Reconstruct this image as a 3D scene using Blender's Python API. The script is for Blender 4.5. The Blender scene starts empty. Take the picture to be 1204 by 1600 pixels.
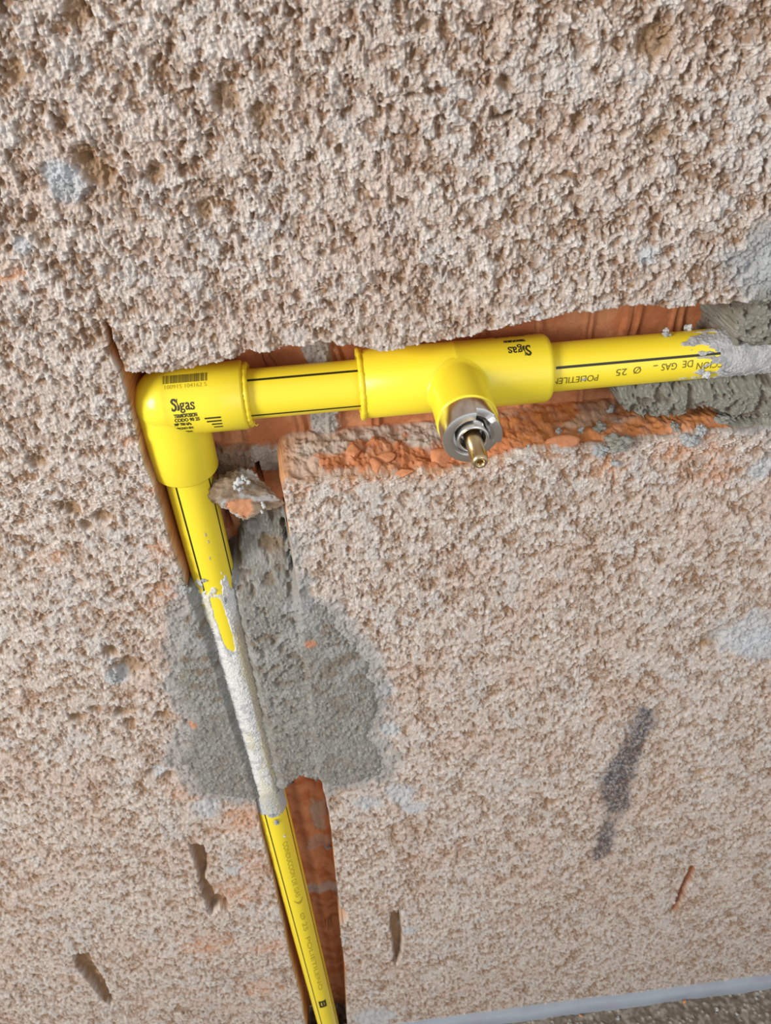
import bpy, bmesh, math, random
import numpy as np
from mathutils import Vector, Matrix

random.seed(7)
RNG = np.random.default_rng(11)
scene = bpy.context.scene
COL = scene.collection

# ------------------------------------------------------------------ camera
F_PX, CX, CY = 1250.0, 602.0, 800.0
Vd = np.array([75.0, 1422.0, F_PX]); Vd /= np.linalg.norm(Vd)        # world down, seen from the lens
Hx = np.array([24800.0, -2407.0, F_PX]); Hx -= Hx.dot(Vd) * Vd; Hx /= np.linalg.norm(Hx)
Zw = -Vd
Yw = np.cross(Zw, Hx)
R = np.stack([Hx, Yw, Zw])
CAM = np.array([0.0, -0.328, 1.152])                                 # 33 cm off the wall, 1.15 m above the floor

cam_data = bpy.data.cameras.new('camera')
cam_data.sensor_fit = 'VERTICAL'
cam_data.sensor_height = 24.0
cam_data.lens = F_PX / 1600.0 * 24.0
cam_data.clip_start = 0.01
cam_data.dof.use_dof = True
cam_data.dof.focus_distance = 0.43
cam_data.dof.aperture_fstop = 18.0
cam = bpy.data.objects.new('camera', cam_data)
COL.objects.link(cam)
m = Matrix.Identity(4)
for i in range(3):
    m[i][0] = R[i, 0]; m[i][1] = -R[i, 1]; m[i][2] = -R[i, 2]; m[i][3] = CAM[i]
cam.matrix_world = m
scene.camera = cam


def at(u, v, y=0.0):
    """point of the plane y (depth into the wall) seen at photo position u, v"""
    r = R @ np.array([u - CX, v - CY, F_PX])
    return CAM + r * ((y - CAM[1]) / r[1])


def at_z(u, v, z):
    r = R @ np.array([u - CX, v - CY, F_PX])
    return CAM + r * ((z - CAM[2]) / r[2])


# ------------------------------------------------------------------ light
w = bpy.data.worlds.new('world'); scene.world = w
w.use_nodes = True
wn = w.node_tree
bg = wn.nodes['Background']
bg.inputs['Color'].default_value = (0.93, 0.96, 1.0, 1)
bg.inputs['Strength'].default_value = 0.68


def area(name, loc, target, sx, sy, power, col):
    l = bpy.data.lights.new(name, 'AREA')
    l.shape = 'RECTANGLE'; l.size = sx; l.size_y = sy; l.energy = power; l.color = col
    o = bpy.data.objects.new(name, l); COL.objects.link(o)
    o.location = loc
    o.rotation_euler = (Vector(target) - Vector(loc)).to_track_quat('-Z', 'Y').to_euler()
    return o


area('window_daylight', (-1.7, -1.15, 1.62), (0.0, 0.0, 0.85), 0.7, 0.9, 50, (1.0, 0.965, 0.91))
area('front_right_light', (0.9, -2.2, 1.6), (0.0, 0.0, 0.8), 1.0, 1.6, 9, (0.93, 0.97, 1.0))  # weak, cool area light from the front right

scene.view_settings.view_transform = 'Standard'
scene.view_settings.look = 'None'
scene.view_settings.gamma = 1.0
scene.view_settings.use_curve_mapping = False
scene.view_settings.exposure = 0.0


# ------------------------------------------------------------------ helpers
def link(o, parent=None):
    COL.objects.link(o)
    if parent is not None:
        o.parent = parent
        o.matrix_parent_inverse = parent_world(parent).inverted()
    return o


def parent_world(o):
    mw = Matrix.Translation(o.location) @ o.rotation_euler.to_matrix().to_4x4()
    if o.parent is not None:
        return parent_world(o.parent) @ o.matrix_parent_inverse @ mw
    return mw


def tag(o, label=None, cat=None, group=None, kind=None):
    if label: o['label'] = label
    if cat: o['category'] = cat
    if group: o['group'] = group
    if kind: o['kind'] = kind
    return o


def np_mesh(name, V, Q, mat, parent=None, col=None, smooth=True):
    """one mesh object from numpy vertices, quads (or tris) and an optional colour per vertex"""
    me = bpy.data.meshes.new(name)
    n, k = Q.shape
    me.vertices.add(len(V)); me.vertices.foreach_set('co', np.ascontiguousarray(V, dtype=np.float32).ravel())
    me.loops.add(n * k); me.loops.foreach_set('vertex_index', np.ascontiguousarray(Q, dtype=np.int32).ravel())
    me.polygons.add(n)
    me.polygons.foreach_set('loop_start', np.arange(0, n * k, k, dtype=np.int32))
    if smooth:
        me.polygons.foreach_set('use_smooth', np.ones(n, dtype=bool))
    me.update(calc_edges=True)
    if col is not None:
        a = me.attributes.new('tone', 'FLOAT_COLOR', 'POINT')
        c4 = np.ones((len(V), 4), dtype=np.float32); c4[:, :3] = col
        a.data.foreach_set('color', c4.ravel())
    me.materials.append(mat)
    return link(bpy.data.objects.new(name, me), parent)


def bm_obj(name, bm, mat, parent=None, smooth=True):
    me = bpy.data.meshes.new(name)
    bmesh.ops.recalc_face_normals(bm, faces=bm.faces)
    for f in bm.faces: f.smooth = smooth
    bm.to_mesh(me); bm.free()
    me.materials.append(mat)
    return link(bpy.data.objects.new(name, me), parent)


# --- noise
def hsh(ix, iy, seed):
    h = (ix.astype(np.int64) * 374761393 + iy.astype(np.int64) * 668265263 + seed * 1274126177) & 0xFFFFFFFF
    h = ((h ^ (h >> 13)) * 1274126177) & 0xFFFFFFFF
    h = ((h ^ (h >> 16)) * 2246822519) & 0xFFFFFFFF
    h = h ^ (h >> 15)
    return (h & 0xFFFFFF).astype(np.float32) / np.float32(0xFFFFFF)


def vn(x, y, seed):
    ix = np.floor(x); iy = np.floor(y)
    fx = (x - ix).astype(np.float32); fy = (y - iy).astype(np.float32)
    fx = fx * fx * (3 - 2 * fx); fy = fy * fy * (3 - 2 * fy)
    a = hsh(ix, iy, seed); b = hsh(ix + 1, iy, seed); c = hsh(ix, iy + 1, seed); d = hsh(ix + 1, iy + 1, seed)
    return a + (b - a) * fx + (c - a) * fy + (a - b - c + d) * fx * fy


def fbm(x, y, seed, octv=4, gain=0.5):
    s = 0.0; t = 0.0; a = 1.0
    for i in range(octv):
        s = s + a * vn(x * 2 ** i + 17.3 * i, y * 2 ** i + 9.1 * i, seed + i); t += a; a *= gain
    return s / t


def worley(x, y, seed):
    ix = np.floor(x); iy = np.floor(y)
    best = np.full(x.shape, 9.0, dtype=np.float32); bid = np.zeros(x.shape, dtype=np.float32)
    for dx in (-1, 0, 1):
        for dy in (-1, 0, 1):
            cx = ix + dx; cy = iy + dy
            px = cx + 0.15 + 0.7 * hsh(cx, cy, seed); py = cy + 0.15 + 0.7 * hsh(cx, cy, seed + 5)
            d = ((px - x) ** 2 + (py - y) ** 2).astype(np.float32)
            k = d < best
            best = np.where(k, d, best); bid = np.where(k, hsh(cx, cy, seed + 9), bid)
    return np.sqrt(best), bid


def ss(a, b, x):
    t = np.clip((x - a) / (b - a), 0, 1)
    return t * t * (3 - 2 * t)


def lerp(a, b, t):
    return a + (b - a) * t


def cmix(c, target, t):
    return c + (np.array(target, dtype=np.float32) - c) * t[..., None].astype(np.float32)


def sdf(X, Z, poly, margin):
    """signed distance to a polygon, positive inside; -margin far outside"""
    poly = np.asarray(poly, dtype=np.float64)
    out = np.full(X.shape, -margin, dtype=np.float32)
    lo = poly.min(0) - margin; hi = poly.max(0) + margin
    sel = (X > lo[0]) & (X < hi[0]) & (Z > lo[1]) & (Z < hi[1])
    x = X[sel]; z = Z[sel]
    if not len(x): return out
    best = np.full(x.shape, 1e9); ins = np.zeros(x.shape, dtype=bool)
    for i in range(len(poly)):
        a = poly[i]; b = poly[(i + 1) % len(poly)]
        ex, ez = b - a
        L = ex * ex + ez * ez + 1e-18
        t = np.clip(((x - a[0]) * ex + (z - a[1]) * ez) / L, 0, 1)
        best = np.minimum(best, (x - a[0] - t * ex) ** 2 + (z - a[1] - t * ez) ** 2)
        c = (a[1] > z) != (b[1] > z)
        ins ^= c & (x < (b[0] - a[0]) * (z - a[1]) / (b[1] - a[1] + 1e-18) + a[0])
    d = np.sqrt(best)
    out[sel] = np.clip(np.where(ins, d, -d), -margin, None)
    return out


def wall_poly(px, y=0.0):
    return [at(u, v, y)[[0, 2]] for u, v in px]


def spot(X, Z, u, v, r_px, y=0.0):
    """soft round mask on the wall around a photo position"""
    p = at(u, v, y); q = at(u + r_px, v, y)
    r = np.hypot(q[0] - p[0], q[2] - p[2])
    d = np.sqrt((X - p[0]) ** 2 + (Z - p[2]) ** 2) / r
    return np.clip(1 - d, 0, 1)


# ------------------------------------------------------------------ materials
def new_mat(name):
    mt = bpy.data.materials.new(name); mt.use_nodes = True
    nt = mt.node_tree
    return mt, nt, nt.nodes['Principled BSDF']


def tone_mat(name, bump=0.3, scale=900.0, rough=0.95, spec=0.15, var=0.12, dist=0.0006):
    mt, nt, b = new_mat(name)
    at_ = nt.nodes.new('ShaderNodeAttribute'); at_.attribute_name = 'tone'
    tc = nt.nodes.new('ShaderNodeTexCoord')
    nz = nt.nodes.new('ShaderNodeTexNoise'); nz.inputs['Scale'].default_value = scale; nz.inputs['Detail'].default_value = 5
    nt.links.new(tc.outputs['Object'], nz.inputs['Vector'])
    mr = nt.nodes.new('ShaderNodeMapRange')
    mr.inputs['From Min'].default_value = 0.3; mr.inputs['From Max'].default_value = 0.7
    mr.inputs['To Min'].default_value = 1 - var; mr.inputs['To Max'].default_value = 1 + var
    nt.links.new(nz.outputs['Fac'], mr.inputs['Value'])
    mx = nt.nodes.new('ShaderNodeVectorMath'); mx.operation = 'SCALE'
    nt.links.new(at_.outputs['Color'], mx.inputs[0]); nt.links.new(mr.outputs[0], mx.inputs['Scale'])
    nt.links.new(mx.outputs[0], b.inputs['Base Color'])
    bp = nt.nodes.new('ShaderNodeBump'); bp.inputs['Strength'].default_value = bump; bp.inputs['Distance'].default_value = dist
    nt.links.new(nz.outputs['Fac'], bp.inputs['Height']); nt.links.new(bp.outputs[0], b.inputs['Normal'])
    b.inputs['Roughness'].default_value = rough
    b.inputs['Specular IOR Level'].default_value = spec
    return mt


def plain_mat(name, col, rough=0.5, metal=0.0, spec=0.5, bump=0.0, scale=300.0, var=0.0, sss=0.0):
    mt, nt, b = new_mat(name)
    b.inputs['Base Color'].default_value = (*col, 1)
    b.inputs['Roughness'].default_value = rough
    b.inputs['Metallic'].default_value = metal
    b.inputs['Specular IOR Level'].default_value = spec
    if sss:
        b.inputs['Subsurface Weight'].default_value = sss
        b.inputs['Subsurface Radius'].default_value = (0.004, 0.0025, 0.0004)
        b.inputs['Subsurface Scale'].default_value = 0.6
    if bump or var:
        tc = nt.nodes.new('ShaderNodeTexCoord')
        nz = nt.nodes.new('ShaderNodeTexNoise'); nz.inputs['Scale'].default_value = scale; nz.inputs['Detail'].default_value = 4
        nt.links.new(tc.outputs['Object'], nz.inputs['Vector'])
        if var:
            mx = nt.nodes.new('ShaderNodeMix'); mx.data_type = 'RGBA'
            mx.inputs[6].default_value = (*[c * (1 - var) for c in col], 1)
            mx.inputs[7].default_value = (*[min(1, c * (1 + var)) for c in col], 1)
            nt.links.new(nz.outputs['Fac'], mx.inputs[0]); nt.links.new(mx.outputs[2], b.inputs['Base Color'])
        if bump:
            bp = nt.nodes.new('ShaderNodeBump'); bp.inputs['Strength'].default_value = bump; bp.inputs['Distance'].default_value = 0.0003
            nt.links.new(nz.outputs['Fac'], bp.inputs['Height']); nt.links.new(bp.outputs[0], b.inputs['Normal'])
    return mt


M_PLASTER = tone_mat('rough_plaster', 0.8, 1500, 0.95, 0.1, 0.14, 0.0007)
M_BRICK = tone_mat('terracotta_brick', 0.3, 700, 0.9, 0.15, 0.10)
M_MORTAR = tone_mat('cement_mortar', 0.5, 1300, 0.93, 0.15, 0.12)
M_FLOOR = tone_mat('dusty_cement', 0.5, 500, 0.95, 0.1, 0.15)
M_CRUMB = tone_mat('mortar_crumb', 0.5, 1500, 0.93, 0.15, 0.15)
M_YELLOW = plain_mat('yellow_polyethylene', (0.91, 0.715, 0.035), 0.33, spec=0.5, bump=0.03, scale=120)
M_YELLOW_FIT = plain_mat('yellow_fitting_plastic', (0.92, 0.73, 0.038), 0.27, spec=0.5, sss=0.12)
M_STRIPE = plain_mat('black_stripe_ink', (0.022, 0.022, 0.008), 0.5)
M_INK = plain_mat('black_print_ink', (0.03, 0.026, 0.012), 0.6)
M_INK_FADED = plain_mat('faded_print_ink', (0.46, 0.36, 0.018), 0.6)
M_INK_OLIVE = plain_mat('olive_print_ink', (0.16, 0.13, 0.014), 0.6)
M_NICKEL = plain_mat('brushed_nickel', (0.80, 0.79, 0.77), 0.24, metal=1.0, bump=0.05, scale=900)
M_BRASS = plain_mat('brass', (0.62, 0.48, 0.28), 0.28, metal=1.0, bump=0.05, scale=900)

# ------------------------------------------------------------------ the chase and the marks, traced on the wall
CHASE_PX = [(162, 506), (170, 547), (187, 584), (203, 637), (216, 694), (225, 731), (239, 759), (247, 781), (255, 812),
            (266, 853), (278, 884), (286, 903), (296, 940), (320, 1000), (345, 1080), (372, 1165), (400, 1254), (406, 1295),
            (417, 1340), (427, 1375), (432, 1400), (442, 1445), (452, 1492), (462, 1530), (471, 1562), (476, 1597), (494, 1680), (520, 1780),
            (566, 1780), (549, 1680), (542, 1590), (539, 1512), (534, 1475), (531, 1447), (545, 1434), (543, 1427), (531, 1421), (525, 1375),
            (520, 1320), (515, 1275), (506, 1240), (492, 1130), (476, 1000), (465, 917), (462, 894), (454, 855), (449, 800), (442, 765),
            (447, 757), (520, 752), (600, 744), (690, 738), (750, 727), (800, 714), (850, 704), (900, 700), (950, 697), (1000, 690),
            (1050, 686), (1100, 680), (1204, 668), (1330, 655), (1520, 636),
            (1520, 432), (1330, 452), (1204, 468), (1160, 472), (1113, 477), (1075, 478), (1040, 483), (1011, 477), (983, 478), (928, 488), (893, 488),
            (855, 499), (835, 501), (799, 510), (766, 516), (739, 525), (699, 533), (659, 538), (630, 545), (593, 550), (553, 540),
            (530, 541), (520, 533), (467, 541), (452, 538), (429, 548), (404, 551), (391, 546), (371, 560), (336, 567), (307, 574),
            (266, 582), (226, 585), (195, 579), (189, 559), (178, 532), (169, 510)]
CHASE = wall_poly(CHASE_PX)
SLOTS = [  # gouges in the plaster: outline, depth in mm, how much red brick shows at the bottom
    ([(111, 1494), (124, 1490), (137, 1491), (150, 1510), (165, 1535), (178, 1566), (172, 1573), (150, 1550), (122, 1512)], 7.0, 0.35),
    ([(294, 1321), (318, 1322), (326, 1350), (322, 1375), (335, 1398), (352, 1402), (358, 1425), (343, 1421), (328, 1432), (316, 1400), (309, 1370), (302, 1345)], 8.0, 0.2),
    ([(608, 1426), (626, 1424), (631, 1470), (628, 1490), (618, 1512), (613, 1490)], 8.0, 0.1),
    ([(1078, 1352), (1087, 1354), (1082, 1375), (1070, 1400), (1060, 1420), (1048, 1428), (1056, 1405), (1066, 1380)], 6.0, 0.9),
    ([(600, 152), (625, 147), (660, 146), (692, 141), (694, 146), (660, 151), (626, 153), (602, 157)], 5.0, 0.0),
    ([(768, 186), (795, 176), (815, 163), (826, 164), (818, 170), (796, 183), (772, 192)], 6.0, 0.0),
]
DIPS = [(202, 1046, 28, 6.0), (172, 1020, 16, 5.0), (147, 268, 30, 3.5), (128, 243, 22, 3.0), (353, 150, 26, 4.0), (1112, 1000, 26, 3.5),
        (238, 1207, 11, 4.5), (265, 1211, 13, 5.0), (120, 1122, 14, 4.0), (148, 1108, 10, 3.0), (190, 1113, 13, 4.5), (204, 1130, 12, 4.0),
        (253, 1118, 12, 3.5), (296, 1129, 11, 3.5), (60, 720, 18, 3.0), (110, 795, 18, 4.0), (160, 808, 18, 4.0), (135, 820, 12, 4.0),
        (545, 1140, 16, 3.0), (572, 1180, 12, 3.0), (540, 1090, 12, 3.0), (835, 1000, 8, 2.0), (1092, 1208, 12, 3.0), (1100, 1220, 8, 3.0),
        (860, 1256, 12, 2.5), (480, 930, 14, 3.0), (120, 20, 26, 3.0), (20, 110, 22, 3.0), (1020, 60, 34, 3.5), (905, 190, 14, 3.5),
        (1030, 210, 20, 3.0), (790, 130, 14, 4.0), (660, 40, 16, 4.0), (410, 180, 22, 3.0), (240, 270, 20, 3.0), (318, 335, 16, 3.0)]

# ------------------------------------------------------------------ wall height field
N_COL, N_ROW = 930, 1130
g = np.linspace(1 / (0.02 + 0.373), 1 / (1.152 + 0.373), N_ROW)
zr = 1 / g - 0.373
zr = np.concatenate([zr[zr < 0.244], np.linspace(0.244, 0.269, 190), zr[zr > 0.269]])    # more rows on the ledge
# distance below lens height, rows closer near the top
top = 0.02 - (np.geomspace(1.0, 60.0, 46)[1:] - 1.0) * 0.0105
zr = np.concatenate([top[::-1], zr])
uu = np.linspace(-1.15, 1.45, int(N_COL * 1.3))
ext = np.geomspace(1.0, 40.0, 40)[1:] - 1.0
uu = np.concatenate([-1.15 - ext[::-1] * 0.04, uu, 1.45 + ext * 0.04])
zc = np.clip(zr, 0.0, None)
half = (0.150 + 0.352 * (zc - 0.05)) * 1.13
mid = 0.037 - 0.033 * (zc - 0.05)
X = (mid[:, None] + uu[None, :] * half[:, None]).astype(np.float64)
Z = np.repeat((1.152 - zr)[:, None], len(uu), 1)
NR, NC = X.shape
Xm, Zm = X * 1000, Z * 1000                               # in millimetres for the noise

up = ss(0.90, 1.02, Z)
Zs = (Zm - 1152) * 0.86 + (Zm - 1152) ** 2 * 0.00013       # grains drawn out downwards by the float, more so low down
wx = (fbm(Xm / 5, Zs / 5, 3, 3) - 0.5) * 3.0
wz = (fbm(Xm / 5 + 50, Zs / 5, 4, 3) - 0.5) * 3.0
f1, i1 = worley((Xm + wx) / 3.1, (Zs + wz) / 3.1, 21)
f2, i2 = worley((Xm + wx * .6) / 1.55, (Zs + wz * .6) / 1.55, 31)
f3, i3 = worley(Xm / 0.85, Zs / 0.85, 41)
f5, i5 = worley((Xm + wx * 2.0) / 4.2, (Zs + wz * 2.0) / 4.2, 47)
b1 = np.clip(1 - (f1 / 0.66) ** 2, 0, 1) * ss(0.25, 0.9, i1)
b2 = np.clip(1 - (f2 / 0.60) ** 2, 0, 1) * (0.15 + 0.85 * i2)
b3 = np.clip(1 - (f3 / 0.7) ** 2, 0, 1) * (0.2 + 0.8 * i3)
und = fbm(Xm / 60, Zs / 60, 51, 3) - 0.5
n9 = fbm(Xm / 11, Zm / 11, 61, 4)
n4 = fbm((Xm + wx) / 2.8, (Zs + wz) / 2.8, 71, 3)
n6 = fbm((Xm + wx) / 6.5, (Zs + wz) / 6.5, 72, 4)
n25 = fbm(Xm / 26, Zm / 26, 75, 3)
den = 0.90 - (n25 - 0.5) * 0.5 - up * 0.10
pit = ss(0.52, 0.20, f5 + (n4 - 0.5) * 0.8) * ss(den, den + 0.12, i5)           # scattered holes
pit2 = ss(0.54, 0.64, n4)
pit3 = ss(0.56, 0.68, n6 + (n25 - 0.5) * 0.2)
hgt = und * 2.4 + b1 * lerp(0.5, 1.1, up) + b2 * lerp(1.0, 1.2, up) + b3 * 0.42 \
    - pit * lerp(1.3, 1.9, up) - pit2 * lerp(1.0, 1.1, up) - pit3 * lerp(0.4, 1.3, up) - 0.55
# colour of the plaster, its grey dust and sandy undercoat; pits carry painted shade
c = np.empty(X.shape + (3,), dtype=np.float32); c[...] = (0.54, 0.455, 0.395)
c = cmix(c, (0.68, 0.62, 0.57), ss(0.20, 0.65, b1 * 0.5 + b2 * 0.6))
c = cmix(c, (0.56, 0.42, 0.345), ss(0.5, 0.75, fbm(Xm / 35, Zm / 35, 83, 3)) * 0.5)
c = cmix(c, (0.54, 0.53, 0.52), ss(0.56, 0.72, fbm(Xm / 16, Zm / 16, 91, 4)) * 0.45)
sand_shade = np.clip(pit * 0.75 + pit2 * 0.62 + pit3 * 0.48 + ss(0.60, 0.72, fbm(Xm / 2.0, Zs / 2.0, 95, 2)) * 0.35, 0, 0.9) * (1 - 0.6 * ss(0.35, 0.7, b2))
c = cmix(c, (0.25, 0.135, 0.065), sand_shade)

rag = (fbm(Xm / 3.0, Zm / 3.0, 101, 3) - 0.5)
ragb = (fbm(Xm / 12.0, Zm / 12.0, 102, 4) - 0.5)
for poly, dep, red in SLOTS:
    d = sdf(X, Z, wall_poly(poly), 0.012) * 1000 + rag * 2.6 + (n6 - 0.5) * 3.0
    k = ss(-0.2, 1.6, d)
    hgt = lerp(hgt, -dep * 1.25 + (n6 - 0.5) * 7.0 + b1 * 0.9 + b2 * 0.7, k)
    c = cmix(c, (0.33, 0.195, 0.10) if red < 0.5 else (0.42, 0.15, 0.055), k * 0.9)
for u, v, r, dep in DIPS:
    k = ss(0.0, 0.75, spot(X, Z, u, v, r * 1.25) + rag * 0.7 * (spot(X, Z, u, v, r * 1.6) > 0))
    hgt = hgt - dep * k
    c = cmix(c, (0.31, 0.185, 0.09), ss(0.1, 0.8, k) * 0.8)
# blue-grey splashes and reddish brick dust lying on the plaster
for u, v, r in [(102, 288, 30), (178, 1058, 20), (322, 1262, 32), (250, 1205, 20), (610, 1140, 22), (628, 1240, 30), (648, 1260, 22), (1196, 420, 60),
                (1185, 490, 40), (600, 1080, 18), (575, 1255, 26), (90, 270, 24), (35, 385, 18), (640, 1455, 18), (365, 1360, 16), (285, 922, 22),
                (1190, 735, 24), (470, 920, 16), (1010, 400, 20), (1165, 990, 50), (1190, 1010, 40), (580, 1590, 40), (120, 1150, 0.1)]:
    k = ss(0.1, 0.6, spot(X, Z, u, v, r * 1.3) + ragb * 0.6 * (spot(X, Z, u, v, r * 2) > 0))
    c = cmix(c, (0.50, 0.525, 0.545), k * 0.75)
for u, v, r in [(385, 1290, 60), (370, 1400, 60), (400, 1350, 46), (300, 1160, 26), (255, 860, 36), (262, 930, 46), (330, 1480, 60), (420, 1480, 40),
                (240, 760, 24), (200, 690, 20), (600, 740, 44), (760, 720, 40), (470, 760, 26), (1070, 700, 60), (950, 720, 50), (1120, 740, 50), (540, 752, 40),
                (680, 735, 40), (860, 700, 40), (300, 1240, 40), (20, 430, 30), (390, 1260, 30), (80, 870, 30), (410, 1550, 40)]:
    k = np.clip(spot(X, Z, u, v, r * 1.2) + ragb * 0.9 * (spot(X, Z, u, v, r * 2) > 0), 0, 1)
    c = cmix(c, (0.60, 0.29, 0.15), ss(0.05, 0.9, k) * 0.42 * (0.4 + 0.9 * ss(0.4, 0.6, n4)))
P1 = [(292, 925), (275, 950), (264, 1000), (262, 1050), (268, 1090), (285, 1120), (280, 1160), (262, 1190), (286, 1212), (300, 1240), (340, 1250), (400, 1258), (425, 1252),
      (450, 1240), (475, 1218), (512, 1238), (560, 1230), (602, 1216), (613, 1185), (592, 1150), (604, 1110), (600, 1070), (578, 1020), (548, 985),
      (522, 945), (478, 925), (462, 905), (452, 848), (420, 842), (372, 850), (366, 905), (320, 925)]
P2 = [(1140, 484), (1150, 474), (1160, 440), (1162, 405), (1180, 375), (1215, 355), (1300, 345), (1560, 330), (1560, 680), (1330, 700), (1215, 690), (1185, 668), (1150, 668), (1110, 660), (1075, 668),
      (1045, 672), (1012, 676), (985, 664), (970, 655), (960, 630), (950, 606), (968, 588), (1130, 580), (1138, 520)]
for P_ in (P1, P2):                                       # thin grey skim around the patches
    k = ss(-9.0, 2.0, sdf(X, Z, wall_poly(P_), 0.03) * 1000 + ragb * 20 + (n4 - 0.5) * 8)
    c = cmix(c, (0.335, 0.335, 0.325), k * 0.75)
# the black marker smudge
sm = wall_poly([(1003, 1104), (1021, 1112), (1020, 1135), (1000, 1175), (985, 1215), (978, 1265), (960, 1285), (950, 1335), (925, 1345), (935, 1300), (952, 1268),
                (942, 1235), (938, 1218), (962, 1180), (985, 1140), (992, 1115)])
k = ss(-6.5, 3.0, sdf(X, Z, sm, 0.02) * 1000 + ragb * 10 + rag * 5)
k *= 1 - 0.75 * spot(X, Z, 962, 1276, 22)
c = cmix(c, (0.065, 0.065, 0.078), k * 0.92 * (0.42 + 0.58 * ss(0.1, 0.5, b2 + b1 * 0.3)))

# the chase: straight cut sides, broken bottom ledge
ledge = ss(0.905, 0.893, Z) * ss(-0.04, -0.02, X)
dc = sdf(X, Z, CHASE, 0.03) * 1000 + rag * lerp(0.65, 0.35, ledge) + ragb * lerp(0.6, 3.4, ledge)
side = lerp(1.5, 9.5, ledge)
tt = np.clip(dc / side, 0, 1)
tt = lerp(tt * tt * (3 - 2 * tt), tt, ledge)
# hollow-brick back of the chase
rib = np.abs(((Xm + 2.0 + (fbm(Xm / 25, Zm / 60, 111, 2) - 0.5) * 26) / 27.0) % 1.0 - 0.5) * 2
ribh = ss(0.70, 0.78, rib) * 1.8 + ss(0.86, 0.9, rib) * -1.0
vflute = np.cos((Xm + 62.0) / 17.0 * 2 * math.pi) * 1.5
ribv = ss(-0.035, -0.045, X) * ss(0.90, 0.88, Z)
back = 37.0 - lerp(ribh, vflute, ribv) + (n9 - 0.5) * 1.6 + (n25 - 0.5) * 3.0
brick = np.empty_like(c); brick[...] = (0.47, 0.175, 0.075)
brick = cmix(brick, (0.57, 0.26, 0.125), ss(0.4, 0.7, n9))
brick = cmix(brick, (0.34, 0.115, 0.045), ss(0.5, 0.75, n25) * 0.5)
brick = cmix(brick, (0.30, 0.115, 0.05), ss(0.74, 0.78, rib) * ss(0.90, 0.86, rib) * 0.5)


brick = cmix(brick, (0.60, 0.29, 0.145), ribv * ss(0.3, 0.6, n9) * 0.6)


def back_poly(px, y=0.037, mg=0.02):
    return sdf(X, Z, wall_poly(px, y), mg) * 1000 + rag * 1.6 + ragb * 3.0


JOINTS = [([(335, 700), (520, 672), (700, 668), (700, 700), (520, 706), (430, 735), (335, 735)], 3.0, 0.9),
          ([(468, 520), (522, 520), (524, 600), (472, 600)], 3.5, 0.95), ([(480, 600), (532, 600), (536, 710), (482, 710)], 3.0, 0.95),
          ([(470, 1381), (560, 1375), (560, 1389), (470, 1395)], 1.0, 0.7), ([(480, 1305), (518, 1300), (518, 1322), (480, 1326)], 0.6, 0.4),
          ([(480, 1248), (512, 1244), (512, 1300), (488, 1290)], 2.0, 0.6)]
for poly, lift, amt in JOINTS:
    k = ss(-1.0, 2.5, back_poly(poly) + ragb * 6 + rag * 3)
    back = back - k * (lift + b2 * 1.5 + b1 * 1.2 - 0.5)
    brick = cmix(brick, (0.41, 0.385, 0.35), k * amt)
for poly, dep in [([(397, 715), (404, 715), (412, 748), (402, 748)], 26), ([(345, 795), (352, 790), (364, 822), (352, 826)], 24),
                  ([(409, 805), (417, 803), (419, 819), (411, 819)], 24), ([(507, 1435), (517, 1433), (519, 1450), (509, 1452)], 14)]:
    k = ss(-0.4, 0.6, sdf(X, Z, wall_poly(poly, 0.037), 0.01) * 1000)
    back = back + dep * k
# the tan cement step in the corner below the elbow, and its brick web
k = ss(-0.4, 0.8, back_poly([(337, 690), (392, 690), (398, 748), (344, 760)]))
brick = cmix(brick, (0.26, 0.17, 0.11), k * 0.8); back = back - k * (1.5 + b1)
depth = np.where(dc > 0, lerp(-hgt, back, tt), -hgt)
Ls = Zm * 0.8 - depth                                     # runs along the cut face, so its grain is not drawn out
fl1, il1 = worley(Xm / 4.6 + n9 * 1.5, Ls / 4.6, 141)
fl2, il2 = worley(Xm / 1.7, Ls / 1.7, 145)
rough_cut = (fbm(Xm / 7, Ls / 7, 147, 4) - 0.5) * 7.0 + np.clip(1 - (fl1 / .7) ** 2, 0, 1) * il1 * 1.8 + np.clip(1 - (fl2 / .7) ** 2, 0, 1) * il2 * 0.8 - 0.8
cutmask = ss(0.03, 0.15, tt) * ss(1.0, 0.9, tt) * (dc > 0)
Zd = Z + rough_cut * cutmask * ledge * 0.001
Xd = X + (fbm(Ls / 8, Zm / 8, 149, 3) - 0.5) * cutmask * (1 - ledge) * 0.001
nL4 = fbm(Xm / 4.5, Ls / 4.5, 151, 3); nL14 = fbm(Xm / 16, Ls / 9, 153, 3); nL5 = fbm(Xm / 5, Ls / 5, 155, 3)
inl = (tt > 0.02) & (dc > 0)
# cut faces: raw clay, dusty orange on the ledge, grey bedding mortar far in
led = np.empty_like(c); led[...] = (0.52, 0.205, 0.095)
led = cmix(led, (0.42, 0.15, 0.065), ss(0.45, 0.65, nL4))
led = cmix(led, (0.62, 0.30, 0.17), ss(0.5, 0.7, nL5) * 0.7)
bed = ss(0.50, 0.66, depth / 37 + (nL14 - 0.5) * 0.9) * ss(0.34, 0.5, nL14 + 0.10 * ss(0.06, 0.03, X))
led = cmix(led, (0.47, 0.43, 0.39), bed * 0.9)
led = cmix(led, (0.47, 0.36, 0.29), ss(0.035, 0.0, X) * ss(0.36, 0.55, fbm(Xm / 9, Ls / 9, 157, 3)) * 0.85)
cut = np.empty_like(c); cut[...] = (0.68, 0.28, 0.06)
cut = cmix(cut, (0.46, 0.18, 0.055), ss(0.45, 0.7, nL5))
sidec = cut + (led - cut) * ledge[..., None].astype(np.float32)
isback = ss(0.93, 1.0, tt)[..., None].astype(np.float32)
cc = sidec + (brick - sidec) * isback
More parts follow.
